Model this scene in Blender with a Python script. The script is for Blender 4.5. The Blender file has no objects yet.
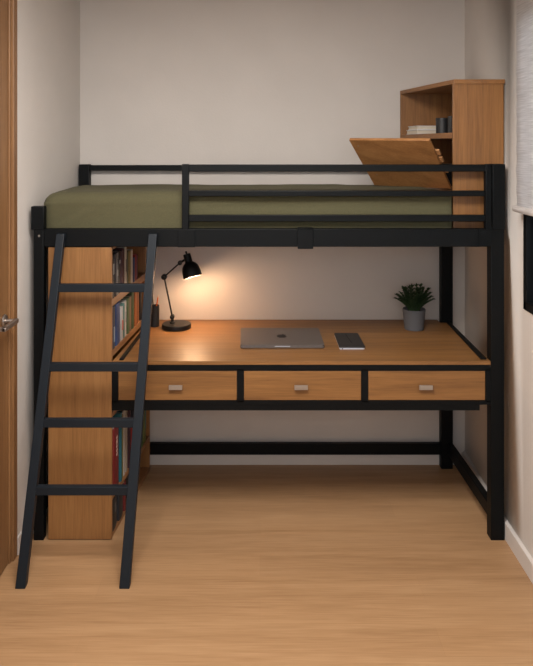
import bpy, bmesh, math, random
from mathutils import Vector, Matrix, noise
random.seed(7)
S = bpy.context.scene
C = S.collection
R = math.radians

# ------------------------------------------------------------------ camera, world, lights, exposure
cd = bpy.data.cameras.new('camera'); cam = bpy.data.objects.new('camera', cd); C.objects.link(cam)
cam.location = (0, 0, 1.72); cam.rotation_euler = (R(90), 0, 0)
cd.sensor_fit = 'HORIZONTAL'; cd.sensor_width = 36; cd.lens = 36 * 690 / 533
cd.shift_x = 6.5 / 533; cd.shift_y = -188 / 533; cd.clip_start = 0.05
S.camera = cam
S.view_settings.view_transform = 'Standard'; S.view_settings.look = 'None'
S.view_settings.gamma = 1; S.view_settings.use_curve_mapping = False
S.view_settings.exposure = 0.54
w = bpy.data.worlds.new('evening_sky'); S.world = w; w.use_nodes = True
w.node_tree.nodes['Background'].inputs[0].default_value = (0.62, 0.70, 0.85, 1)
w.node_tree.nodes['Background'].inputs[1].default_value = 0.12

def area(name, loc, rot, sx, sy, power, col):
    l = bpy.data.lights.new(name, 'AREA'); l.shape = 'RECTANGLE'; l.size = sx; l.size_y = sy
    l.energy = power; l.color = col
    o = bpy.data.objects.new(name, l); C.objects.link(o); o.location = loc; o.rotation_euler = rot
    return o
# added fill lights behind the viewer and overhead; daylight outside the side window
area('rear_fill', (-0.02, -0.75, 1.85), (R(90), 0, 0), 1.4, 1.0, 13, (0.93, 0.96, 1.0))
area('side_window_daylight', (1.75, 2.2, 1.9), (0, R(90), 0), 1.6, 1.6, 17, (0.80, 0.89, 1.0))
area('overhead_fill', (-0.15, 1.55, 2.54), (0, 0, 0), 1.0, 0.8, 52, (1.0, 0.945, 0.89))

# ------------------------------------------------------------------ materials
def mat(name):
    m = bpy.data.materials.new(name); m.use_nodes = True
    return m, m.node_tree.nodes, m.node_tree.links, m.node_tree.nodes['Principled BSDF']
def lin(c):
    return tuple((v / 255 / 12.92 if v / 255 <= .04045 else ((v / 255 + .055) / 1.055) ** 2.4) for v in c) + (1,)
def plain(name, rgb, rough=.5, metal=0, bump=0, bscale=300, var=0.0, spec=.5):
    m, n, l, b = mat(name)
    b.inputs['Base Color'].default_value = lin(rgb); b.inputs['Roughness'].default_value = rough
    b.inputs['Metallic'].default_value = metal; b.inputs['Specular IOR Level'].default_value = spec
    tc = n.new('ShaderNodeTexCoord')
    nz = n.new('ShaderNodeTexNoise'); nz.inputs['Scale'].default_value = bscale; nz.inputs['Detail'].default_value = 4
    l.new(tc.outputs['Object'], nz.inputs['Vector'])
    if bump:
        bp = n.new('ShaderNodeBump'); bp.inputs['Strength'].default_value = bump; bp.inputs['Distance'].default_value = .002
        l.new(nz.outputs['Fac'], bp.inputs['Height']); l.new(bp.outputs['Normal'], b.inputs['Normal'])
    if var:
        n2 = n.new('ShaderNodeTexNoise'); n2.inputs['Scale'].default_value = 3.0; n2.inputs['Detail'].default_value = 5
        l.new(tc.outputs['Object'], n2.inputs['Vector'])
        cr = n.new('ShaderNodeValToRGB')
        c = lin(rgb)
        cr.color_ramp.elements[0].position = .3; cr.color_ramp.elements[1].position = .7
        cr.color_ramp.elements[0].color = tuple(v * (1 - var) for v in c[:3]) + (1,)
        cr.color_ramp.elements[1].color = tuple(min(1, v * (1 + var)) for v in c[:3]) + (1,)
        l.new(n2.outputs['Fac'], cr.inputs['Fac']); l.new(cr.outputs['Color'], b.inputs['Base Color'])
    return m
def wood(name, axis, dark, mid, light, rough=.45, gs=1.0, planks=False):
    """oak: fine fibres and soft figure stretched along an axis"""
    m, n, l, b = mat(name)
    tc = n.new('ShaderNodeTexCoord'); oi = n.new('ShaderNodeObjectInfo')
    ad = n.new('ShaderNodeVectorMath'); ad.operation = 'ADD'
    cx = n.new('ShaderNodeCombineXYZ')
    mu = n.new('ShaderNodeMath'); mu.operation = 'MULTIPLY'; mu.inputs[1].default_value = 7.0
    l.new(oi.outputs['Random'], mu.inputs[0])
    for k in range(3): l.new(mu.outputs[0], cx.inputs[k])
    l.new(tc.outputs['Object'], ad.inputs[0]); l.new(cx.outputs[0], ad.inputs[1])
    def mapped(long, cross):
        mp = n.new('ShaderNodeMapping'); sc = [cross] * 3; sc[axis] = long
        mp.inputs['Scale'].default_value = sc; l.new(ad.outputs[0], mp.inputs['Vector']); return mp
    a = n.new('ShaderNodeTexNoise'); a.inputs['Scale'].default_value = 1; a.inputs['Detail'].default_value = 6; a.inputs['Roughness'].default_value = .62
    a.inputs['Distortion'].default_value = .5
    l.new(mapped(1.3 * gs, 22 * gs).outputs[0], a.inputs['Vector'])
    f = n.new('ShaderNodeTexNoise'); f.inputs['Scale'].default_value = 1; f.inputs['Detail'].default_value = 3
    l.new(mapped(9 * gs, 260 * gs).outputs[0], f.inputs['Vector'])
    mx = n.new('ShaderNodeMix'); mx.data_type = 'FLOAT'; mx.inputs[0].default_value = .38
    l.new(a.outputs['Fac'], mx.inputs[2]); l.new(f.outputs['Fac'], mx.inputs[3])
    cr = n.new('ShaderNodeValToRGB'); e = cr.color_ramp.elements
    e[0].position = .32; e[0].color = lin(dark); e[1].position = .68; e[1].color = lin(light)
    k = e.new(.5); k.color = lin(mid)
    l.new(mx.outputs[0], cr.inputs['Fac'])
    out = cr.outputs['Color']
    if planks:
        bt = n.new('ShaderNodeTexBrick'); bt.inputs['Scale'].default_value = 1
        bt.inputs['Color1'].default_value = (.97, .97, .97, 1); bt.inputs['Color2'].default_value = (1.03, 1.03, 1.02, 1)
        bt.inputs['Mortar'].default_value = (.93, .92, .91, 1); bt.inputs['Mortar Size'].default_value = .0012
        bt.inputs['Brick Width'].default_value = 1.25; bt.inputs['Row Height'].default_value = .145
        bt.inputs['Mortar Smooth'].default_value = .6
        l.new(tc.outputs['Object'], bt.inputs['Vector'])
        mm = n.new('ShaderNodeMix'); mm.data_type = 'RGBA'; mm.blend_type = 'MULTIPLY'; mm.inputs[0].default_value = 1
        l.new(out, mm.inputs[6]); l.new(bt.outputs['Color'], mm.inputs[7]); out = mm.outputs[2]
    l.new(out, b.inputs['Base Color'])
    b.inputs['Roughness'].default_value = rough
    bp = n.new('ShaderNodeBump'); bp.inputs['Strength'].default_value = .12; bp.inputs['Distance'].default_value = .001
    l.new(f.outputs['Fac'], bp.inputs['Height']); l.new(bp.outputs['Normal'], b.inputs['Normal'])
    return m
OAK = ((116, 79, 48), (141, 100, 63), (157, 115, 76))
M = {}
M['wall'] = plain('painted_wall', (205, 199, 193), .9, bump=.25, bscale=120, var=.03)
M['white_trim'] = plain('painted_trim', (214, 208, 203), .5)
M['ceil'] = plain('ceiling_paint', (215, 208, 200), .9)
M['floor'] = wood('oak_floor', 0, (148, 113, 78), (168, 131, 94), (182, 146, 108), .42, .7, planks=True)
M['oak_x'] = wood('oak_lengthwise', 0, (106, 71, 37), (130, 90, 49), (147, 105, 60))
M['oak_y'] = wood('oak_depthwise', 1, *OAK)
M['oak_z'] = wood('oak_upright', 2, (118, 80, 44), (140, 98, 56), (154, 111, 67))
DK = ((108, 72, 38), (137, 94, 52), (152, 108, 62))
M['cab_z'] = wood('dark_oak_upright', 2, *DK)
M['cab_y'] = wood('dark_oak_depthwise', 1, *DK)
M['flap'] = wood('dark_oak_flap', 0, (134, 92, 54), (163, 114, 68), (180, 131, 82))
M['door'] = wood('door_oak', 2, (110, 76, 45), (132, 95, 60), (146, 108, 70))
M['edge'] = plain('oak_edge_band', (188, 138, 92), .5)
M['metal'] = plain('black_powder_coat', (9, 12, 14), .5, bump=.12, bscale=900, spec=.16)
M['ladder'] = plain('black_coat_cool_lit', (24, 31, 38), .5, bump=.12, bscale=900, spec=.25)  # black coat with the cool light on the ladder put into its colour
M['lampblk'] = plain('lamp_black', (18, 18, 18), .42, spec=.3)
M['lampin'] = plain('lamp_white_enamel', (240, 232, 220), .5)
M['nickel'] = plain('brushed_nickel', (176, 168, 160), .38, metal=.8)
M['bronze'] = plain('dark_nickel', (160, 150, 142), .35, metal=.85)
M['pot'] = plain('grey_ceramic', (88, 89, 93), .75, bump=.3, bscale=500)
M['soil'] = plain('soil', (30, 24, 20), .95, bump=.8, bscale=200)
M['leaf'] = plain('leaf_green', (44, 74, 38), .5, var=.25)
M['stem'] = plain('stem_green', (50, 76, 40), .6)
M['alu'] = plain('space_grey_aluminium', (104, 96, 92), .42, metal=.5)
M['logo'] = plain('dark_mirror_logo', (26, 24, 23), .5, spec=.2)
M['silver'] = plain('silver_edge', (190, 194, 204), .35, metal=.3)
M['leather'] = plain('black_cover', (34, 32, 32), .55, bump=.3, bscale=700)
M['paper'] = plain('page_paper', (206, 196, 178), .9)
M['blkcup'] = plain('black_matt', (30, 30, 31), .5)
M['orange'] = plain('pencil_orange', (222, 108, 40), .5)
M['pine'] = plain('pencil_tip_wood', (214, 170, 120), .7)
M['rubber'] = plain('black_rubber', (20, 20, 20), .8)
M['plat'] = plain('platform_board', (70, 62, 54), .8)

# olive cloth with a fine weave
m, n, l, b = mat('olive_cotton'); M['olive'] = m
tc = n.new('ShaderNodeTexCoord'); nz = n.new('ShaderNodeTexNoise'); nz.inputs['Scale'].default_value = 520; nz.inputs['Detail'].default_value = 2
l.new(tc.outputs['Object'], nz.inputs['Vector'])
cr = n.new('ShaderNodeValToRGB'); cr.color_ramp.elements[0].color = lin((68, 66, 45)); cr.color_ramp.elements[1].color = lin((90, 86, 60))
cr.color_ramp.elements[0].position = .35; cr.color_ramp.elements[1].position = .65
l.new(nz.outputs['Fac'], cr.inputs['Fac']); l.new(cr.outputs['Color'], b.inputs['Base Color'])
b.inputs['Roughness'].default_value = .95
bp = n.new('ShaderNodeBump'); bp.inputs['Strength'].default_value = .35; bp.inputs['Distance'].default_value = .002
l.new(nz.outputs['Fac'], bp.inputs['Height']); l.new(bp.outputs['Normal'], b.inputs['Normal'])
# blind cloth, slubbed horizontally, slightly translucent
m, n, l, b = mat('linen_blind'); M['blind'] = m
tc = n.new('ShaderNodeTexCoord'); mp = n.new('ShaderNodeMapping'); mp.inputs['Scale'].default_value = (8, 8, 260)
nz = n.new('ShaderNodeTexNoise'); nz.inputs['Scale'].default_value = 1; nz.inputs['Detail'].default_value = 5
l.new(tc.outputs['Object'], mp.inputs['Vector']); l.new(mp.outputs[0], nz.inputs['Vector'])
cr = n.new('ShaderNodeValToRGB'); cr.color_ramp.elements[0].color = lin((196, 190, 186)); cr.color_ramp.elements[1].color = lin((226, 221, 218))
cr.color_ramp.elements[0].position = .3; cr.color_ramp.elements[1].position = .7
l.new(nz.outputs['Fac'], cr.inputs['Fac']); l.new(cr.outputs['Color'], b.inputs['Base Color']); b.inputs['Roughness'].default_value = .9
bp = n.new('ShaderNodeBump'); bp.inputs['Strength'].default_value = .3; bp.inputs['Distance'].default_value = .002
l.new(nz.outputs['Fac'], bp.inputs['Height']); l.new(bp.outputs['Normal'], b.inputs['Normal'])
tr = n.new('ShaderNodeBsdfTranslucent'); l.new(cr.outputs['Color'], tr.inputs['Color'])
ms = n.new('ShaderNodeMixShader'); ms.inputs[0].default_value = .45
l.new(b.outputs[0], ms.inputs[1]); l.new(tr.outputs[0], ms.inputs[2]); l.new(ms.outputs[0], n['Material Output'].inputs[0])
# glass
m, n, l, b = mat('window_glass'); M['glass'] = m
b.inputs['Transmission Weight'].default_value = 1; b.inputs['Roughness'].default_value = .02; b.inputs['IOR'].default_value = 1.3
# bulb
m, n, l, b = mat('warm_bulb'); M['bulb'] = m
b.inputs['Emission Color'].default_value = (1, .66, .34, 1); b.inputs['Emission Strength'].default_value = 8

# ------------------------------------------------------------------ mesh helpers
def nb(): return bmesh.new()
def box(bm, x0, x1, y0, y1, z0, z1, bev=0.0015):
    r = bmesh.ops.create_cube(bm, size=1)
    for v in r['verts']:
        v.co = Vector((x0 + (v.co.x + .5) * (x1 - x0), y0 + (v.co.y + .5) * (y1 - y0), z0 + (v.co.z + .5) * (z1 - z0)))
    if bev:
        es = list({e for v in r['verts'] for e in v.link_edges})
        bmesh.ops.bevel(bm, geom=es, offset=bev, segments=2, affect='EDGES', profile=.5)
    return bm
def hexa(bm, bot, top, bev=0.0):
    """eight-cornered block from four bottom and four top points (same winding)"""
    vb = [bm.verts.new(p) for p in bot]; vt = [bm.verts.new(p) for p in top]
    k = len(vb)
    fs = [bm.faces.new(vb[::-1]), bm.faces.new(vt)]
    for i in range(k): fs.append(bm.faces.new((vb[i], vb[(i + 1) % k], vt[(i + 1) % k], vt[i])))
    bmesh.ops.recalc_face_normals(bm, faces=fs)
    if bev:
        es = list({e for v in vb + vt for e in v.link_edges})
        bmesh.ops.bevel(bm, geom=es, offset=bev, segments=2, affect='EDGES', profile=.5)
    return bm
def prism(bm, poly, z0, z1, bev=.0012):
    return hexa(bm, [(x, y, z0) for x, y in poly], [(x, y, z1) for x, y in poly], bev)
def frame_of(d):
    d = d.normalized(); a = Vector((0, 0, 1)) if abs(d.z) < .9 else Vector((1, 0, 0))
    u = d.cross(a).normalized(); return u, d.cross(u).normalized()
def lathe(bm, prof, org, axis=(0, 0, 1), seg=32, smooth=True):
    """prof = [(radius, distance along axis)]; a radius of 0 closes the surface"""
    o = Vector(org); ax = Vector(axis).normalized(); u, v = frame_of(ax); rings = []
    for r, h in prof:
        if r <= 1e-7: rings.append([bm.verts.new(o + ax * h)])
        else: rings.append([bm.verts.new(o + ax * h + (u * math.cos(2 * math.pi * i / seg) + v * math.sin(2 * math.pi * i / seg)) * r) for i in range(seg)])
    fs = []
    for a, b in zip(rings, rings[1:]):
        for i in range(seg):
            j = (i + 1) % seg
            if len(a) == 1 and len(b) == 1: continue
            if len(a) == 1: fs.append(bm.faces.new((a[0], b[i], b[j])))
            elif len(b) == 1: fs.append(bm.faces.new((a[i], b[0], a[j])))
            else: fs.append(bm.faces.new((a[i], b[i], b[j], a[j])))
    bmesh.ops.recalc_face_normals(bm, faces=fs)
    for f in fs: f.smooth = smooth
    return bm
def rod(bm, p, q, r, r2=None, seg=20):
    p, q = Vector(p), Vector(q); L = (q - p).length; r2 = r if r2 is None else r2; c = min(r, r2) * .15
    return lathe(bm, [(0, 0), (r - c, 0), (r, c), (r2, L - c), (r2 - c, L), (0, L)], p, q - p, seg)
def ball(bm, p, r, seg=20):
    return lathe(bm, [(r * math.sin(math.pi * i / 10) if 0 < i < 10 else 0, -r * math.cos(math.pi * i / 10)) for i in range(11)], p, (0, 0, 1), seg)
def obj(name, bm, m, parent=None, label=None, sharp=20):
    me = bpy.data.meshes.new(name)
    if parent is not None:
        off = Vector(parent.location)
        pp = parent.parent
        while pp is not None: off = off + Vector(pp.location); pp = pp.parent
        bmesh.ops.translate(bm, vec=-off, verts=bm.verts)
    for f in bm.faces: f.smooth = True
    for e in bm.edges:
        if len(e.link_faces) == 2 and e.calc_face_angle(0) > R(sharp): e.smooth = False
    bm.to_mesh(me); bm.free(); me.materials.append(m)
    o = bpy.data.objects.new(name, me); C.objects.link(o)
    if parent is not None: o.parent = parent
    if label: o['label'] = label
    return o
def thing(name, label, cat, loc, group=None):
    o = bpy.data.objects.new(name, None); C.objects.link(o); o.location = loc; o.empty_display_size = .05
    o['label'] = label; o['category'] = cat
    if group: o['group'] = group
    return o
def struct(name, bm, m, parent=None):
    o = obj(name, bm, m, parent, sharp=1)
    if parent is None: o['kind'] = 'structure'
    return o
def at(x, y, Y):      # point at depth Y seen at photo position x, y
    return Vector(((x - 260) * Y / 690, Y, 1.72 - (y - 145) * Y / 690))

# ------------------------------------------------------------------ the room
YB = 3.72; H = 2.62; YF = -0.9
struct('floor', box(nb(), -1.25, 1.35, YF, YB + .1, -.05, 0, 0), M['floor'])
struct('ceiling', box(nb(), -1.25, 1.35, YF, YB + .1, H, H + .05, 0), M['ceil'])
struct('wall_back', box(nb(), -1.25, 1.35, YB, YB + .1, 0, H, 0), M['wall'])
XL, XR = -1.022, 1.086
# left wall: from the alcove corner to the door, then on towards the viewer past the doorway
bm = nb()
prism(bm, [(-.970, YB), (XL, 2.89), (XL - .14, 2.89), (-1.11, YB)], 0, H, 0)
box(bm, XL - .14, XL, 1.95, 2.89, 2.50, H, 0)
box(bm, XL - .14, XL, YF, 1.95, 0, H, 0)
struct('wall_left', bm, M['wall'])
WY0, WY1, WZ0, WZ1 = 1.62, 2.838, 1.046, 2.25
bm = nb()
prism(bm, [(XR, 3.0), (1.104, YB), (1.28, YB), (XR + .14, 3.0)], 0, H, 0)
box(bm, XR, XR + .14, WY1, 3.0, 0, H, 0)
box(bm, XR, XR + .14, WY0, WY1, 0, WZ0, 0)
box(bm, XR, XR + .14, WY0, WY1, WZ1, H, 0)
box(bm, XR, XR + .14, YF, WY0, 0, H, 0)
bmesh.ops.remove_doubles(bm, verts=bm.verts, dist=1e-5)
struct('wall_right', bm, M['wall'])
# baseboards
struct('baseboard_back', box(nb(), -.958, 1.085, YB - .012, YB, 0, .062, .002), M['white_trim'])
bm = nb()
prism(bm, [(XR - .018, 3.0), (1.086, YB - .012), (1.1035, YB - .012), (XR, 3.0)], 0, .074, .001)
box(bm, XR - .018, XR, YF, 3.0, 0, .074, .001)
struct('baseboard_right', bm, M['white_trim'])
struct('baseboard_left', prism(nb(), [(-.970, YB - .012), (XL, 2.893), (XL + .010, 2.893), (-.960, YB - .012)], 0, .074, .001), M['white_trim'])
# door in the left wall
bm = nb()
box(bm, XL - .035, XL - .010, 2.02, 2.832, .006, 2.46, .002)
dr = struct('door_1', bm, M['door'])
dr['kind'] = 'structure'
bm = nb()   # casing: jamb, stop and head
box(bm, XL - .14, XL + .006, 2.848, 2.892, 0, 2.50, .003)
box(bm, XL - .14, XL - .004, 2.832, 2.850, 0, 2.48, .003)
box(bm, XL - .14, XL + .006, 1.95, 2.02, 0, 2.50, .003)
box(bm, XL - .14, XL + .006, 1.95, 2.892, 2.46, 2.50, .003)
struct('door_frame', bm, M['door'], dr)
bm = nb(); dx = XL - .010
rod(bm, (dx, 2.776, 1.012), (dx + .010, 2.776, 1.012), .027, seg=28)
rod(bm, (dx + .008, 2.776, 1.012), (-.982, 2.776, 1.012), .009)
box(bm, -.990, -.973, 2.640, 2.786, 1.003, 1.021, .003)
box(bm, -1.010, -.975, 2.640, 2.658, 1.003, 1.021, .003)
o = obj('door_handle', bm, M['bronze'], dr)
# window in the right wall
win = struct('window_1', box(box(box(box(nb(), XR - .004, XR + .07, WY1 - .034, WY1, WZ0, WZ1, .002), XR - .004, XR + .07, WY0, WY0 + .034, WZ0, WZ1, .002),
             XR - .004, XR + .07, WY0, WY1, WZ0, WZ0 + .034, .002), XR - .004, XR + .07, WY0, WY1, WZ1 - .034, WZ1, .002), M['metal'])
bm = nb()
for (a, b_) in ((WY0 + .034, WY0 + .062), (WY1 - .060, WY1 - .034), (2.2, 2.24)): box(bm, XR + .03, XR + .062, a, b_, WZ0 + .034, WZ1 - .034, .002)
box(bm, XR + .03, XR + .062, WY0 + .034, WY1 - .034, WZ0 + .034, WZ0 + .06, .002)
obj('window_sash', bm, M['metal'], win)
obj('window_pane', box(nb(), XR + .044, XR + .048, WY0 + .06, WY1 - .058, WZ0 + .06, WZ1 - .034, 0), M['glass'], win)

# roller blind on the window
bl = thing('roller_blind', 'pale linen roller blind lowered halfway over the black window', 'blind', (1.045, 2.2, 2.46))
bm = nb()
ny, nz_ = 30, 40
rows = []
for i in range(ny + 1):
    Y = 1.56 + (2.815 - 1.56) * i / ny
    rows.append([bm.verts.new((1.046 + .0022 * math.sin(k * 1.9 + i * .2) * (1 - k / nz_) + .001 * noise.noise((Y * 4, k * .3, 0)), Y, 1.47 + (2.46 - 1.47) * k / nz_)) for k in range(nz_ + 1)])
for i in range(ny):
    for k in range(nz_): bm.faces.new((rows[i][k], rows[i][k + 1], rows[i + 1][k + 1], rows[i + 1][k]))
bmesh.ops.solidify(bm, geom=list(bm.faces), thickness=.0012)
obj('blind_cloth', bm, M['blind'], bl)
obj('bottom_bar', rod(nb(), (1.044, 1.55, 1.460), (1.044, 2.823, 1.460), .0135), M['blind'], bl)
bm = nb(); rod(bm, (1.046, 1.55, 2.48), (1.046, 2.82, 2.48), .022)
for Y in (1.552, 2.806): box(bm, 1.02, XR, Y, Y + .012, 2.45, 2.51, .002)
obj('roller_tube', bm, M['white_trim'], bl)

# ------------------------------------------------------------------ loft bed
bed = thing('loft_bed', 'black metal loft bed frame with guard rail standing over the desk', 'bed', (0.04, 3.36, 0))
def bpart(name, bm, m='metal', label=None, p=None): return obj(name, bm, M[m], p or bed, label)
bm = nb(); box(bm, -.985, -.941, 3.0, 3.040, 0, 1.36, .003); box(bm, -.995, -.939, 2.996, 3.036, 1.352, 1.453, .003)
pl = bpart('post', bm)
bpart('bolt', lathe(nb(), [(0, 0), (.004, .0), (.005, .002), (0, .003)], (-.960, 2.9995, 1.325), (0, -1, 0), 12), 'nickel', p=pl)
bm = nb(); box(bm, 1.004, 1.063, 3.0, 3.055, 0, 1.36, .003); box(bm, 1.010, 1.0655, 2.996, 3.050, 1.352, 1.637, .003)
bpart('post', bm)
bm = nb(); box(bm, -.962, -.906, 3.660, 3.706, 0, 1.617, .003); bpart('post', bm)
bm = nb(); box(bm, .962, 1.024, 3.660, 3.706, 0, 1.617, .003); bpart('post', bm)
bpart('side_rail', box(nb(), -.939, 1.004, 3.0, 3.040, 1.277, 1.355, .003))
bpart('side_rail', box(nb(), -.906, .962, 3.668, 3.700, 1.277, 1.355, .003))
bpart('end_rail', box(nb(), -.978, -.945, 3.046, 3.660, 1.277, 1.335, .003))
bpart('end_rail', hexa(nb(), [(1.012, 3.055, 1.277), (1.045, 3.055, 1.277), (1.024, 3.665, 1.277), (.99, 3.665, 1.277)],
      [(1.012, 3.055, 1.335), (1.045, 3.055, 1.335), (1.024, 3.665, 1.335), (.99, 3.665, 1.335)], .002))
bpart('back_rail', box(nb(), -.906, .735, 3.672, 3.696, 1.583, 1.613, .003))
for z0, z1 in ((1.604, 1.635), (1.496, 1.521), (1.386, 1.415)):
    bpart('guard_bar', box(nb(), -.311, .982, 3.004, 3.028, z0, z1, .003))
bpart('guard_upright', box(nb(), -.340, -.310, 3.000, 3.030, 1.34, 1.637, .003))
bpart('guard_upright', box(nb(), .981, 1.008, 3.000, 3.030, 1.34, 1.637, .003))
bpart('bracket', box(nb(), -.356, -.282, 2.995, 3.002, 1.276, 1.352, .0015))
bpart('bracket', box(box(nb(), .163, .231, 2.992, 3.002, 1.269, 1.358, .002), .163, .231, 2.992, 3.04, 1.353, 1.358, .001))
bm = nb(); box(bm, .952, 1.004, 2.996, 3.001, 1.279, 1.353, .001); bpart('bracket', bm)
bpart('stretcher', box(nb(), -.906, .962, 3.672, 3.700, .070, .129, .003))
bpart('stretcher', hexa(nb(), [(1.008, 3.055, .078), (1.040, 3.055, .078), (1.024, 3.662, .078), (.995, 3.662, .078)],
      [(1.008, 3.055, .137), (1.040, 3.055, .137), (1.024, 3.662, .137), (.995, 3.662, .137)], .002))
bpart('stretcher', box(nb(), -.982, -.948, 3.046, 3.660, .10, .16, .003))
bpart('platform', prism(nb(), [(-.94, 3.041), (1.0, 3.041), (1.0, 3.667), (-.94, 3.667)], 1.300, 1.332, .001), 'plat', 'dark wooden board under the mattress')

# mattress in its cover
bm = nb()
X0, X1, Y0, Y1, Z0, Z1 = -.970, .853, 3.043, 3.652, 1.334, 1.514
r = .055
bmesh.ops.create_cube(bm, size=1)
def cuts(axis, lo, hi, nn):
    for i in range(1, nn):
        co = [0, 0, 0]; co[axis] = lo + (hi - lo) * i / nn; no = [0, 0, 0]; no[axis] = 1
        bmesh.ops.bisect_plane(bm, geom=list(bm.verts) + list(bm.edges) + list(bm.faces), plane_co=co, plane_no=no)
for v in bm.verts: v.co = Vector((X0 + (v.co.x + .5) * (X1 - X0), Y0 + (v.co.y + .5) * (Y1 - Y0), Z0 + (v.co.z + .5) * (Z1 - Z0)))
cuts(0, X0, X1, 110); cuts(1, Y0, Y1, 34); cuts(2, Z0, Z1, 18)
for v in bm.verts:
    c = v.co.copy()
    rl = r
    rl = r if c.x < .75 else .02
    q = Vector((min(max(c.x, X0 + rl), X1 - rl), min(max(c.y, Y0 + rl), Y1 - rl), min(c.z, Z1 - rl)))
    d = c - q
    if d.length > 1e-6:
        m_ = max(abs(d.x), abs(d.y), abs(d.z)); v.co = q + d.normalized() * min(m_, rl)
    p = v.co
    t = (p.y - 3.06) / .66
    if p.x > .55: p.x = .55 + (p.x - .55) * (1 - max(0, t) * .112 / (X1 - .55))     # right end follows the cabinet
    up = (p.z - Z0) / (Z1 - Z0)
    # soft sag, wrinkles and tucked folds in the cover
    f = .006 * noise.noise((p.x * 2.3, p.y * 3.1, 3)) + .0028 * noise.noise((p.x * 9, p.y * 8, 7))
    if up > .75: p.z += f - .006 * max(0, 1 - (p.x - X0) / .22) ** 2
    if p.y < Y0 + .05:
        wv = math.sin(p.x * 9 + 3.0 * (1 - up)) * .002
        g = math.exp(-((p.x + .73 + .18 * (1 - up)) / .045) ** 2) - .8 * math.exp(-((p.x + .62 + .30 * (1 - up)) / .03) ** 2)
        p.y += max(-.002, (wv + .010 * g * (1 - up) + .004 * math.exp(-((up - .62) / .05) ** 2) * (1 if p.x > -.25 else .2)) + .002)
    if p.x < X0 + .05: p.x += .003 + .003 * noise.noise((p.y * 10, p.z * 6, 1))
mt = obj('mattress', bm, M['olive'], sharp=80)
mt['label'] = 'mattress in an olive green cotton cover lying on the loft bed'; mt['category'] = 'mattress'

# ------------------------------------------------------------------ ladder
lad = thing('bed_ladder', 'black metal ladder with four rungs leaning against the loft bed', 'ladder', (-.72, 2.75, 0))
ZT = 1.337
def strg(s, d0=0, d1=.032):    # corner x's at the floor and at the top
    (xa, xb), (xc, xd) = s; yb, yt = 2.672, 2.962
    return hexa(nb(), [(xa, yb, 0), (xb, yb, 0), (xb, yb + d1, 0), (xa, yb + d1, 0)], [(xc, yt, ZT), (xd, yt, ZT), (xd, yt + d1, ZT), (xc, yt + d1, ZT)], .0022)
LS, RS = ((-.949, -.910), (-.875, -.841)), ((-.546, -.506), (-.479, -.443))
for s in (LS, RS):
    st = obj('stringer', strg(s), M['ladder'], lad)
def lerp(a, b, t): return a + (b - a) * t
for yc in (288.6, 368.0, 424.2, 492.0):
    lo, hi = 0, ZT
    for _ in range(40):
        z = (lo + hi) / 2; Yz = lerp(2.672, 2.962, z / ZT)
        if 145 + (1.72 - z) * 690 / Yz > yc: lo = z
        else: hi = z
    t = z / ZT; Yz = lerp(2.672, 2.962, t)
    xa = lerp(LS[0][1], LS[1][1], t) - .004; xb = lerp(RS[0][0], RS[1][0], t) + .004
    obj('rung', box(nb(), xa, xb, Yz + .004, Yz + .030, z - .017, z + .017, .0025), M['ladder'], lad)

# ------------------------------------------------------------------ desk
desk = thing('built_in_desk', 'long oak desk with black metal frame and three drawers under the bed', 'desk', (.18, 3.33, .58))
DZ = .780
obj('desktop', prism(nb(), [(-.643, 3.000), (1.003, 3.000), (1.003, 3.652), (.954, 3.656), (.954, 3.716), (-.597, 3.716), (-.600, 3.64)], DZ - .016, DZ, .0015), M['oak_x'], desk)
bm = nb()
box(bm, -.645, 1.004, 3.001, 3.030, .738, .764, .001)
box(bm, -.645, 1.004, 3.001, 3.030, .590, .608, .001)
box(bm, -.645, .957, 3.004, 3.030, .564, .590, .001)
for a, b_ in ((-.645, -.6175), (-.1, -.0705), (.441, .4705), (.981, 1.004)): box(bm, a, b_, 3.001, 3.030, .600, .745, .001)
hexa(bm, [(-.640, 3.03, .735), (-.618, 3.03, .735), (-.575, 3.70, .735), (-.595, 3.70, .735)], [(-.640, 3.03, .764), (-.618, 3.03, .764), (-.575, 3.70, .764), (-.595, 3.70, .764)]); box(bm, .981, 1.003, 3.03, 3.655, .735, .764, .001)
box(bm, -.56, .95, 3.68, 3.71, .735, .764, .001)
box(bm, -.56, -.535, 3.03, 3.45, .564, .590, .001); box(bm, .930, .957, 3.03, 3.45, .564, .590, .001)
obj('desk_frame', bm, M['metal'], desk)
obj('side_strip', hexa(nb(), [(-.614, 3.012, DZ), (-.596, 3.012, DZ), (-.574, 3.70, DZ), (-.590, 3.70, DZ)], [(-.614, 3.012, DZ + .007), (-.596, 3.012, DZ + .007), (-.574, 3.70, DZ + .007), (-.590, 3.70, DZ + .007)], .0015), M['metal'], desk)
obj('side_strip', hexa(nb(), [(.966, 3.02, DZ), (.992, 3.02, DZ), (1.003, 3.652, DZ), (.985, 3.652, DZ)],
     [(.966, 3.02, DZ + .008), (.992, 3.02, DZ + .008), (1.003, 3.652, DZ + .008), (.985, 3.652, DZ + .008)], .0015), M['metal'], desk)
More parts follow.
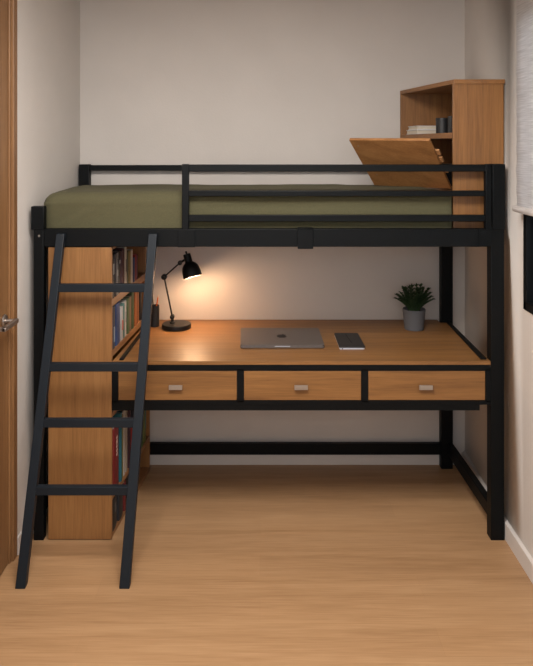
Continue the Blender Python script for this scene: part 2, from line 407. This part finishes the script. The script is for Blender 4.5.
for (a, b_) in ((-.6165, -.1010), (-.0695, .4400), (.4715, .9800)):
    bm = nb()
    box(bm, a, b_, 3.003, 3.021, .6095, .7365, .0015)
    dwr = obj('drawer', bm, M['oak_x'], desk)
    bm = nb(); x0, x1 = a + .01, b_ - .01
    box(bm, x0, x1, 3.021, 3.42, .612, .620, 0); box(bm, x0, x0 + .01, 3.021, 3.42, .62, .72, 0); box(bm, x1 - .01, x1, 3.021, 3.42, .62, .72, 0); box(bm, x0, x1, 3.41, 3.42, .62, .72, 0)
    obj('drawer_box', bm, M['oak_y'], dwr)
    c = (a + b_) / 2 - .007
    bm = nb(); box(bm, c - .029, c + .029, 2.984, 2.993, .660, .679, .0007)
    box(bm, c - .022, c - .014, 2.990, 3.004, .664, .675, .001); box(bm, c + .014, c + .022, 2.990, 3.004, .664, .675, .001)
    obj('handle', bm, M['nickel'], dwr, 'short brushed nickel bar handle')

# ------------------------------------------------------------------ bookcase at the left end
bc = thing('bookcase', 'tall oak bookcase standing behind the ladder at the left end of the desk', 'bookcase', (-.78, 3.33, 0))
BX0, BX1, BY0, BY1, BT = -.921, -.648, 3.002, 3.655, 1.274
FX = -.583; FU = -.603                                              # the low part of the far panel reaches further out
obj('side_panel', box(nb(), BX0, -.6455, BY0, BY0 + .018, .004, BT, .001), M['oak_z'], bc)
bm = nb(); box(bm, BX0, FU, BY1 - .018, BY1, .562, BT, .001); box(bm, BX0, FX, BY1 - .018, BY1, 0, .562, .001)
obj('side_panel', bm, M['oak_z'], bc)
obj('back_panel', box(nb(), BX0, BX0 + .008, BY0 + .018, BY1 - .018, 0, BT - .014, 0), M['oak_z'], bc)
obj('top_board', prism(nb(), [(BX0, BY0 + .018), (-.6485, BY0 + .018), (FU, BY1 - .018), (BX0, BY1 - .018)], BT - .014, BT, .001), M['oak_y'], bc)
SH = {'top': 1.045, 'mid': .820, 'low': .546, 'base': .187, 'foot': .022}
for z, th, slant in ((SH['top'], .034, 0), (SH['mid'], .030, 0), (SH['low'], .020, 1), (SH['base'], .024, 1), (SH['foot'], .022, 1)):
    x1 = FX if slant else FU
    obj('shelf', prism(nb(), [(BX0 + .008, BY0 + .018), (-.6485, BY0 + .018), (x1, BY1 - .018), (BX0 + .008, BY1 - .018)], z - th, z, .001), M['oak_y'], bc)

# books: spines face the desk
def book(y0, th, h, z, rgb, label, group, xs=-.660, dep=.17, band=None, tilt=0):
    root = thing('book', label, 'book', (xs - dep / 2, y0 + th / 2, z), group)
    m_ = plain('book_cover', tuple(v * .82 for v in rgb), .6)
    bm = nb(); cvr = min(.003, th * .12)
    box(bm, xs - dep, xs - .002, y0, y0 + cvr, z, z + h, 0)
    box(bm, xs - dep, xs - .002, y0 + th - cvr, y0 + th, z, z + h, 0)
    k = 10; pts = []                                      # rounded spine
    for i in range(k + 1):
        a = math.pi * i / k - math.pi / 2
        pts.append((xs - .003 + .006 * math.cos(a), y0 + th / 2 + th / 2 * math.sin(a)))
    prism(bm, pts, z, z + h, 0)
    obj('cover', bm, m_, root)
    obj('pages', box(nb(), xs - dep + .005, xs - .002, y0 + cvr, y0 + th - cvr, z + .004, z + h - .004, 0), M['paper'], root)
    if band:
        c = y0 + th / 2; t_ = min(th * .30, .010); pm = plain('spine_print', band[0], .6)
        for (f0, f1) in band[1]: obj('spine_label', box(nb(), xs + .001, xs + .0036, c - t_, c + t_, z + h * f0, z + h * f1, 0), pm, root)
    return root
G2 = 'books on the desk height shelf'
G1 = 'books on the top bookcase shelf'
def row(items, y, z, group, slant=0, xs=-.650):
    for (th, h, rgb, label, band) in items:
        h *= {G1: 1.25, G2: .92}.get(group, 1)
        t = (y + th / 2 - 3.0) / .655
        book(y, th, h, z, rgb, label, group, xs + slant * t + random.uniform(-.003, .002), random.uniform(.15, .18), band)
        y += th + .0015
G1 = 'books on the top bookcase shelf'
row([(.042, .150, (28, 26, 27), 'black book nearest the front on the top bookcase shelf', ((120, 116, 112), [(.55, .8)])),
     (.030, .153, (48, 42, 42), 'charcoal book second from the front on the top shelf', None),
     (.030, .151, (150, 144, 138), 'grey patterned spine book between dark ones on top shelf', ((40, 38, 38), [(.2, .45), (.6, .85)])),
     (.042, .153, (26, 27, 30), 'thick black book right after the grey patterned one, top shelf', ((150, 150, 150), [(.7, .78)])),
     (.036, .149, (74, 44, 62), 'dark plum book in the middle of the top shelf', None),
     (.030, .153, (86, 44, 44), 'maroon book beside the plum one on the top shelf', None),
     (.034, .156, (210, 198, 180), 'tall cream book, tallest on the top bookcase shelf', ((90, 80, 72), [(.4, .7)])),
     (.036, .132, (84, 88, 60), 'olive green book right of the tall cream one, top shelf', None),
     (.036, .130, (150, 128, 74), 'mustard tan book near the far end of the top shelf', None),
     (.036, .131, (216, 206, 190), 'shorter cream book beside the mustard one, top shelf', None),
     (.036, .094, (52, 66, 118), 'small blue book at the far end of the top shelf', None),
     (.034, .104, (150, 44, 50), 'small red book at the far end of the top shelf', None),
     (.036, .096, (96, 40, 74), 'small purple book last on the top bookcase shelf', None)], 3.026, SH['top'], G1, slant=.042)
G2 = 'books on the desk height shelf'
row([(.062, .206, (34, 54, 80), 'dark navy book first on the desk height bookcase shelf', ((140, 150, 160), [(.15, .5)])),
     (.085, .202, (36, 78, 138), 'thick bright blue book on the desk height shelf', None),
     (.034, .165, (206, 198, 190), 'pale book beside the thick bright blue one', ((180, 90, 70), [(.3, .6)])),
     (.026, .172, (92, 138, 128), 'thin teal green book between two pale books, desk height', None),
     (.044, .178, (222, 216, 206), 'white book in the middle of the desk height shelf', ((120, 120, 120), [(.4, .7)])),
     (.044, .182, (70, 94, 56), 'green book right of the white one, desk height shelf', None),
     (.040, .180, (126, 104, 82), 'taupe brown book on the desk height shelf', None),
     (.050, .205, (58, 84, 48), 'tall dark green book on the desk height shelf', None),
     (.050, .196, (168, 96, 46), 'rust orange book near the far end, desk height shelf', None),
     (.060, .190, (140, 84, 44), 'brown book at the far end of the desk height shelf', None),
     (.050, .180, (26, 26, 26), 'black book last on the desk height shelf', None)], 3.026, SH['mid'], G2, slant=.042)
G3 = 'books on the low bookcase shelf'
row([(.112, .285, (142, 34, 36), 'thick red book first on the low bookcase shelf', ((214, 190, 176), [(.52, .56), (.58, .62), (.64, .68), (.70, .76), (.78, .82)])),
     (.026, .312, (34, 110, 124), 'thin teal book beside the thick red one, low shelf', None),
     (.022, .290, (140, 128, 66), 'thin mustard book beside the teal one, low shelf', None),
     (.040, .300, (214, 208, 200), 'tall white book on the low bookcase shelf', None),
     (.040, .308, (190, 180, 166), 'tall beige book right of the white one, low shelf', ((90, 80, 70), [(.85, .9)])),
     (.036, .300, (70, 36, 54), 'dark wine book on the low bookcase shelf', None),
     (.040, .210, (178, 36, 34), 'short bright red book on the low bookcase shelf', None),
     (.060, .292, (44, 46, 60), 'dark slate book behind the ladder on the low shelf', None),
     (.060, .280, (44, 96, 84), 'sea green book behind the ladder on the low shelf', None),
     (.070, .325, (88, 118, 60), 'leaf green book on the low shelf seen past the ladder', ((150, 160, 90), [(.5, .9)])),
     (.060, .325, (120, 126, 66), 'yellow green book last on the low bookcase shelf', ((50, 110, 110), [(.2, .6)]))], 3.026, SH['base'], G3, slant=.062)
G4 = 'binders on the bottom of the bookcase'
row([(.090, .135, (30, 32, 36), 'thick black binder standing first at the bottom of the bookcase', ((90, 92, 96), [(.5, .8)])),
     (.080, .138, (38, 42, 50), 'dark slate binder second at the bottom of the bookcase', None),
     (.030, .130, (120, 34, 36), 'thin dark red book between binders, bottom of the bookcase', None),
     (.080, .136, (24, 24, 26), 'black binder after the thin red book, bottom of bookcase', None),
     (.080, .132, (52, 50, 56), 'grey binder near the far end, bottom of the bookcase', None)], 3.026, SH['foot'], G4, slant=.062)
# books lying flat just under the drawers
for k, (rgb, lb, y0, z, w_) in enumerate((((30, 34, 44), 'dark blue book lying flat on the bookcase shelf below the drawers', 3.03, SH['low'], .21),
                                          ((44, 40, 42), 'black book lying flat on top of the dark blue one', 3.045, SH['low'] + .0165, .17))):
    root = thing('book', lb, 'book', (-.75, y0 + w_ / 2, z), 'books lying flat below the drawers')
    bm = nb(); x0, x1 = -.80, -.652 + .004 * k
    box(bm, x0, x1, y0, y0 + w_, z, z + .002, 0); box(bm, x0, x1, y0, y0 + w_, z + .013, z + .015, 0); box(bm, x1 - .003, x1, y0, y0 + w_, z, z + .015, 0)
    obj('cover', bm, plain('book_cover', rgb, .6), root)
    obj('pages', box(nb(), x0 + .004, x1 - .003, y0 + .004, y0 + w_ - .004, z + .002, z + .013, 0), M['paper'], root)

# ------------------------------------------------------------------ corner cabinet above the right end of the bed
cab = thing('corner_cabinet', 'oak cabinet standing at the right end of the bed, flap half open', 'cabinet', (.96, 3.38, 1.334))
CX, CY0, CY1, CT = .857, 3.062, 3.705, 2.011
cx = lambda Y: CX - (CX - .752) * (Y - CY0) / (CY1 - CY0)          # the slanted open side
wx = lambda Y: XR + (Y - 3.0) * .025 - .003                        # the wall side
def slab(z0, z1, ya=CY0 + .016, yb=CY1 - .016, ins=0):
    return prism(nb(), [(cx(ya) + ins, ya), (wx(ya), ya), (wx(yb), yb), (cx(yb) + ins, yb)], z0, z1, .001)
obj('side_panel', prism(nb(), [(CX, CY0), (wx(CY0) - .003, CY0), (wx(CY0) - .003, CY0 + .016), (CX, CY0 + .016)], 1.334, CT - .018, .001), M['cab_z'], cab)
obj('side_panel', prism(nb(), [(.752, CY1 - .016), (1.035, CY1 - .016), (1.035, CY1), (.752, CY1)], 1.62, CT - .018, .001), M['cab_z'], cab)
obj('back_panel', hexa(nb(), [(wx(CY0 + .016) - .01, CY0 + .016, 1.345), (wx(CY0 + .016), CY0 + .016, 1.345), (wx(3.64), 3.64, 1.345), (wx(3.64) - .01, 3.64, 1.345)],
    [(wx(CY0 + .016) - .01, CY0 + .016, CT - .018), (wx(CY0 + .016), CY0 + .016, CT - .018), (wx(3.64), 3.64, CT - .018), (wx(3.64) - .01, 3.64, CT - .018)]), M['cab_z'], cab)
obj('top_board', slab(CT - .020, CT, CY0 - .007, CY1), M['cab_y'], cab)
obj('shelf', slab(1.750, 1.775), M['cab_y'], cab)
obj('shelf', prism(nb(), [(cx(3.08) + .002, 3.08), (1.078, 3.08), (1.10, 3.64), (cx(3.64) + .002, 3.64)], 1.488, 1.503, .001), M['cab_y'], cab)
BR, BL, TR = at(451, 188.8, 3.30), at(374.4, 185.4, 3.52), at(429.5, 140.6, 3.07)
TL = BL + TR - BR
nrm = (TR - BR).cross(BL - BR).normalized()
if nrm.y < 0: nrm = -nrm
th = nrm * .014
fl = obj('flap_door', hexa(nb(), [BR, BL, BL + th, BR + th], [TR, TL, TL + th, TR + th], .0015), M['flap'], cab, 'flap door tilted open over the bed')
e1 = (TR - BR); u = (BR - BL).normalized()
for f in (.30, .52, .66):                                   # hinge leaves along the inner edge
    p = BR + e1 * f + th * 1.05; q = BR + e1 * (f + .09) + th * 1.05
    obj('hinge', hexa(nb(), [p - u * .02, p + u * .014, p + u * .014 + nrm * .010, p - u * .02 + nrm * .010], [q - u * .02, q + u * .014, q + u * .014 + nrm * .010, q - u * .02 + nrm * .010]), M['edge'], fl)
for f, g in ((.88, .08), (.26, .12)):
    p = BL + (TL - BL) * f + (BR - BL) * g
    obj('screw_cap', rod(nb(), p + nrm * .002, p - nrm * .0015, .0035, seg=12), M['bronze'], fl)
# things on its shelf
ang = math.atan2(.752 - CX, CY1 - CY0)
def cabinet_book(z, t, w_, L, rgb, lb, dxy=(0, 0), rot=0):
    root = thing('book', lb, 'book', (.775 + dxy[0], 3.655 + dxy[1], z), 'pale books lying on the cabinet shelf')
    root.rotation_euler.z = -ang * 0 + rot
    bm = nb(); o = root.location
    box(bm, o.x + 0, o.x + w_, o.y - L, o.y, z, z + .003, .0005); box(bm, o.x, o.x + w_, o.y - L, o.y, z + t - .003, z + t, .0005); box(bm, o.x + w_ - .003, o.x + w_, o.y - L, o.y, z, z + t, .0005)
    obj('cover', bm, plain('book_cover', rgb, .6), root)
    obj('pages', box(nb(), o.x + .003, o.x + w_ - .003, o.y - L + .003, o.y - .003, z + .003, z + t - .003, 0), M['paper'], root)
cabinet_book(1.7755, .022, .17, .16, (196, 194, 194), 'pale grey book lying flat on the cabinet shelf, lower of two', (0, 0), R(7))
cabinet_book(1.798, .020, .155, .15, (222, 220, 218), 'white book lying on top of the pale grey one in the cabinet', (.008, -.004), R(5))
c = at(442.4, 133, 3.30)
tin = obj('tin', lathe(nb(), [(0, 0), (.029, 0), (.0305, .0015), (.0305, .060), (.0315, .061), (.0315, .073), (.030, .0745), (0, .0745)], (c.x, c.y, 1.775)), M['blkcup'])
tin['label'] = 'small black round tin standing on the cabinet shelf'; tin['category'] = 'tin'
ob = obj('black_box', box(nb(), .870, .925, 3.15, 3.20, 1.775, 1.853, .002), M['blkcup'])
ob['label'] = 'narrow black box half hidden by the front panel of the cabinet'; ob['category'] = 'box'

# ------------------------------------------------------------------ desk lamp
LY = 3.545
sc = LY / 690
def lp(x, y): return Vector(((x - 260) * sc, LY, 1.72 - (y - 145) * sc))
base = Vector((lp(176.6, 0).x, LY, DZ))
lamp = thing('desk_lamp', 'black jointed desk lamp, switched on, at the left end of the desk', 'lamp', base)
obj('base', lathe(nb(), [(0, 0), (.071, 0), (.0745, .003), (.0745, .020), (.072, .0235), (.060, .0245), (0, .0248)], base, seg=48), M['lampblk'], lamp)
j0 = lp(172.3, 316.8); j1 = lp(164.2, 276.8); j2 = lp(180, 262.8)
bm = nb(); rod(bm, (j0.x, LY, DZ + .022), (j0.x, LY, j0.z), .0075); rod(bm, (j0.x, LY, DZ + .022), (j0.x, LY, DZ + .032), .013)
obj('stem', bm, M['lampblk'], lamp)
for a, b_ in ((j0, j1), (j1, j2)):
    obj('arm', rod(rod(nb(), a + Vector((0, -.006, 0)), b_ + Vector((0, -.006, 0)), .0034), a + Vector((0, .006, 0)), b_ + Vector((0, .006, 0)), .0034), M['lampblk'], lamp)
for p, rr in ((j0, .012), (j1, .0145), (j2, .0115)):
    bm = nb(); lathe(bm, [(0, -.013), (rr * .8, -.013), (rr, -.010), (rr, .010), (rr * .8, .013), (0, .013)], p, (0, 1, 0), 24)
    lathe(bm, [(0, .013), (rr * .45, .013), (rr * .45, .019), (0, .020)], p, (0, -1, 0), 16)
    obj('joint', bm, M['lampblk'], lamp)
top, mouth = lp(186.6, 254.0), lp(193.2, 276.2)
mouth = mouth + Vector((0, -.020, 0)); axd = (mouth - top); L = axd.length; ax = axd.normalized()
prof = [(0, 0), (.017, 0), (.019, .003), (.0195, .040), (.021, .044), (.031, .052), (.040, .064), (.0455, .080), (.0475, .098), (.0485, L)]
inner = [(.0470, L - .0002), (.0455, .098), (.0435, .080), (.038, .066), (.029, .055), (.016, .049), (0, .049)]
obj('lamp_shade', lathe(nb(), prof + [(.0470, L)], top, ax, 48), M['lampblk'], lamp)
obj('shade_lining', lathe(nb(), inner, top, ax, 48), M['lampin'], lamp, 'white enamel inside of the shade')
bm = nb(); rod(bm, top - ax * .009, top + ax * .002, .0045); ball(bm, top - ax * .010, .0055); rod(bm, j2, top + ax * .022, .0065)
obj('switch', bm, M['lampblk'], lamp)
bp_ = top + ax * .082
bm = nb(); lathe(bm, [(0, .050), (.011, .050), (.012, .066), (.020, .080), (.022, .092), (.016, .103), (0, .108)], top, ax, 24)
obj('bulb', bm, M['bulb'], lamp)
ld = bpy.data.lights.new('desk_lamp_light', 'POINT'); ld.energy = 3.2; ld.color = (1.0, .62, .36); ld.shadow_soft_size = .022
lo = bpy.data.objects.new('desk_lamp_light', ld); C.objects.link(lo); lo.location = top + ax * (L - .004)
lo.rotation_euler = ax.to_track_quat('-Z', 'Y').to_euler()

# ------------------------------------------------------------------ pen cup
cp = at(155.5, 326, 3.564); cb = (cp.x - .006, 3.58, DZ)
cup = obj('pen_cup', lathe(nb(), [(0, 0), (.022, 0), (.023, .002), (.0235, .108), (.0225, .109), (.0215, .108), (.021, .005), (0, .004)], cb, seg=32), M['blkcup'])
cup['label'] = 'black pen cup on the desk between the ladder and the lamp'; cup['category'] = 'pen cup'
pen = thing('pencil', 'orange pencil leaning in the black pen cup', 'pencil', (cb[0], cb[1], DZ + .006))
p0 = Vector((cb[0] - .008, cb[1] + .006, DZ + .008)); p1 = Vector((cb[0] + .017, cb[1] - .004, DZ + .150)); d = (p1 - p0)
obj('barrel', lathe(nb(), [(0, 0), (.0036, 0), (.0036, d.length)], p0, d, 6, False), M['orange'], pen)
obj('tip', lathe(nb(), [(.0036, 0), (.0006, .012), (0, .013)], p1, d, 12), M['pine'], pen)
p2 = Vector((cb[0] + .004, cb[1] - .006, DZ + .008)); p3 = Vector((cb[0] - .013, cb[1] + .004, DZ + .152))
pn = obj('pen', rod(rod(nb(), p2, p3, .0028), p3 - (p3 - p2) * .03, p3, .0036), M['blkcup'])
pn['label'] = 'thin black pen standing in the pen cup beside the pencil'; pn['category'] = 'pen'

# ------------------------------------------------------------------ laptop
A, B_, D_, E_ = at(240.3, 344.9, 3.185), at(324.6, 344.9, 3.185), at(318.4, 327.2, 3.485), at(240.6, 327.2, 3.485)
lt = thing('laptop', 'closed grey laptop lying in the middle of the desk', 'laptop', ((A.x + D_.x) / 2, (A.y + D_.y) / 2, DZ))
def slab4(p, z0, z1, bev, ins=0, y_in=0):
    cx_ = sum(q.x for q in p) / 4; cy_ = sum(q.y for q in p) / 4
    pts = [(q.x + (ins if q.x < cx_ else -ins), q.y + (ins if q.y < cy_ else -ins)) for q in p]
    # round the four corners in plan
    out = []; k = len(pts)
    for i in range(k):
        a, b0, c0 = Vector(pts[i - 1]), Vector(pts[i]), Vector(pts[(i + 1) % k]); rr = .010
        p_, q_ = b0 + (a - b0).normalized() * rr, b0 + (c0 - b0).normalized() * rr
        for t in (0, .25, .5, .75, 1): out.append(tuple(p_ * (1 - t) ** 2 + b0 * 2 * t * (1 - t) + q_ * t * t))
    return prism(nb(), out, z0, z1, bev)
P4 = [A, B_, D_, E_]
obj('base', slab4(P4, DZ + .0015, DZ + .0112, .001), M['alu'], lt)
obj('lid', slab4(P4, DZ + .0120, DZ + .0175, .0012), M['alu'], lt)
obj('seam', slab4(P4, DZ + .0108, DZ + .0124, 0, .0012), M['rubber'], lt)
for x in (A.x + .03, B_.x - .03):
    for y in (A.y + .03, D_.y - .03): obj('foot', rod(nb(), (x, y, DZ), (x, y, DZ + .002), .008), M['rubber'], lt)
obj('opening_notch', box(nb(), (A.x + B_.x) / 2 - .036, (A.x + B_.x) / 2 + .036, A.y - .0008, A.y + .003, DZ + .009, DZ + .0118, .0004), M['silver'], lt)
# fruit emblem with a bite and a leaf
bm = nb(); lc = Vector((at(281.8, 0, 3.34).x, 3.335)); z = DZ + .0175; pts = []
kx, ky = .024, .036
for i in range(64):
    a = 2 * math.pi * i / 64; x, y = math.cos(a), math.sin(a)
    rr = 1 - .16 * math.exp(-((a - math.pi / 2) / .32) ** 2) - .09 * math.exp(-((a - 1.5 * math.pi) / .22) ** 2) + .05 * abs(math.sin(2 * a))
    px, py = x * rr, y * rr * .95
    dx_, dy_ = px - 1.12, py - .12; q = math.hypot(dx_, dy_)
    if q < .42: px, py = 1.12 + dx_ / q * .42, .12 + dy_ / q * .42
    pts.append((lc.x + px * kx, lc.y + py * ky * .8 - .003))
prism(bm, pts, z, z + .0003, 0)
prism(bm, [(lc.x + .001, lc.y + .0215), (lc.x + .007, lc.y + .024), (lc.x + .0105, lc.y + .034), (lc.x + .004, lc.y + .031)], z, z + .0003, 0)
obj('emblem', bm, M['logo'], lt, 'dark apple shaped emblem')

# ------------------------------------------------------------------ notebook
A, B_, D_, E_ = at(339.4, 347.3, 3.170), at(365.3, 347.3, 3.170), at(357.8, 333.3, 3.405), at(334.0, 333.3, 3.405)
nbk = thing('tablet', 'small tablet in a black folding cover, right of the laptop', 'tablet', ((A.x + B_.x) / 2, (A.y + D_.y) / 2, DZ))
P4 = [A, B_, D_, E_]
obj('tablet_body', slab4(P4, DZ + .0, DZ + .0075, .0008, .001), M['silver'], nbk)
obj('folding_cover', slab4(P4, DZ + .0075, DZ + .0135, .001), M['leather'], nbk)
p, q = at(345.6, 334.8, 3.38), at(351.6, 343.2, 3.235)
obj('cover_crease', hexa(nb(), [(p.x - .002, p.y, DZ + .0133), (q.x - .002, q.y, DZ + .0133), (q.x + .002, q.y, DZ + .0133), (p.x + .002, p.y, DZ + .0133)],
    [(p.x - .001, p.y, DZ + .0145), (q.x - .001, q.y, DZ + .0145), (q.x + .001, q.y, DZ + .0145), (p.x + .001, p.y, DZ + .0145)]), M['rubber'], nbk)
obj('camera_bump', lathe(nb(), [(0, 0), (.003, 0), (.003, .001), (0, .001)], (A.x + .014, A.y + .0002, DZ + .0038), (0, -1, 0), 12), M['rubber'], nbk)

# ------------------------------------------------------------------ potted plant
pc = Vector((.787, 3.525, DZ))
pt = thing('potted_plant', 'small green plant in a tapered grey pot on the desk', 'plant', pc)
obj('pot', lathe(nb(), [(0, 0), (.047, 0), (.049, .003), (.0575, .100), (.0575, .103), (.056, .1045), (.053, .103), (.051, .085), (0, .085)], pc, seg=48), M['pot'], pt)
bm = nb(); lathe(bm, [(0, .090), (.030, .0895), (.0515, .087)], pc, seg=32)
obj('soil', bm, M['soil'], pt)
def leaf(bm, p, d, L_, wd, up):
    d = d.normalized(); s = d.cross(up).normalized(); nn = s.cross(d).normalized(); k = 6; prev = None
    for i in range(k + 1):
        t = i / k; ww = wd * math.sin(math.pi * min(.97, .12 + t * .88)) ** .8 * (1 if t < .95 else .25)
        c_ = p + d * (L_ * t) - nn * (L_ * .18 * t * t)
        cur = [bm.verts.new(c_ - s * ww + nn * ww * .35), bm.verts.new(c_ - nn * .0004), bm.verts.new(c_ + s * ww + nn * ww * .35)]
        if prev:
            bm.faces.new((prev[0], prev[1], cur[1], cur[0])); bm.faces.new((prev[1], prev[2], cur[2], cur[1]))
        prev = cur
fol, sm = nb(), nb()
rnd = random.Random(11)
stems = [(-88, 66), (88, 58), (100, 40), (-70, 42), (-60, 60), (70, 66), (-95, 24), (35, 22), (-30, 26), (10, 6), (150, 38), (-150, 40), (180, 20), (120, 60), (-120, 60), (60, 40), (0, 44), (-20, 58), (25, 60), (-50, 34), (50, 34), (-10, 30), (20, 34), (-80, 50), (85, 46), (-65, 20), (70, 18), (5, 20), (-45, 14), (45, 12)]
for k, (az, tilt) in enumerate(stems):
    tilt *= .80
    a, t = R(az), R(tilt); hd = Vector((math.sin(a), -math.cos(a), 0))
    d0 = (hd * math.sin(t * .6) + Vector((0, 0, math.cos(t * .6)))); d1 = (hd * math.sin(t * 1.15) + Vector((0, 0, math.cos(t * 1.15))))
    Ls = .100 if tilt > 40 else (.118 if tilt > 22 else .132); Ls *= rnd.uniform(.88, 1.05)
    p = pc + Vector((hd.x * .018, hd.y * .018, .086)); seg = 7; pts = [p.copy()]; dirs = [d0]
    for i in range(seg):
        d = d0.lerp(d1, i / (seg - 1)).normalized(); p = p + d * (Ls / seg); pts.append(p.copy()); dirs.append(d)
    for i in range(seg): rod(sm, pts[i], pts[i + 1], .0016, .0014, 6)
    side = dirs[-1].cross(Vector((0, 0, 1)));  side = side.normalized() if side.length > .05 else Vector((1, 0, 0))
    for i in range(2, seg + 1):
        for s in (-1, 1):
            dd = (dirs[i] * .75 + side * s * .62 + Vector((0, 0, .18)))
            leaf(fol, pts[i], dd, .031 * (1.1 - .35 * i / seg), 0.0078, Vector((0, 0, 1)) if abs(dd.normalized().z) < .95 else Vector((0, 1, 0)))
    leaf(fol, pts[-1], dirs[-1], .024, .005, Vector((0, 1, 0)) if abs(dirs[-1].z) > .9 else Vector((0, 0, 1)))
bmesh.ops.solidify(fol, geom=list(fol.faces), thickness=.0007)
obj('foliage', fol, M['leaf'], pt, sharp=70)
obj('stems', sm, M['stem'], pt)
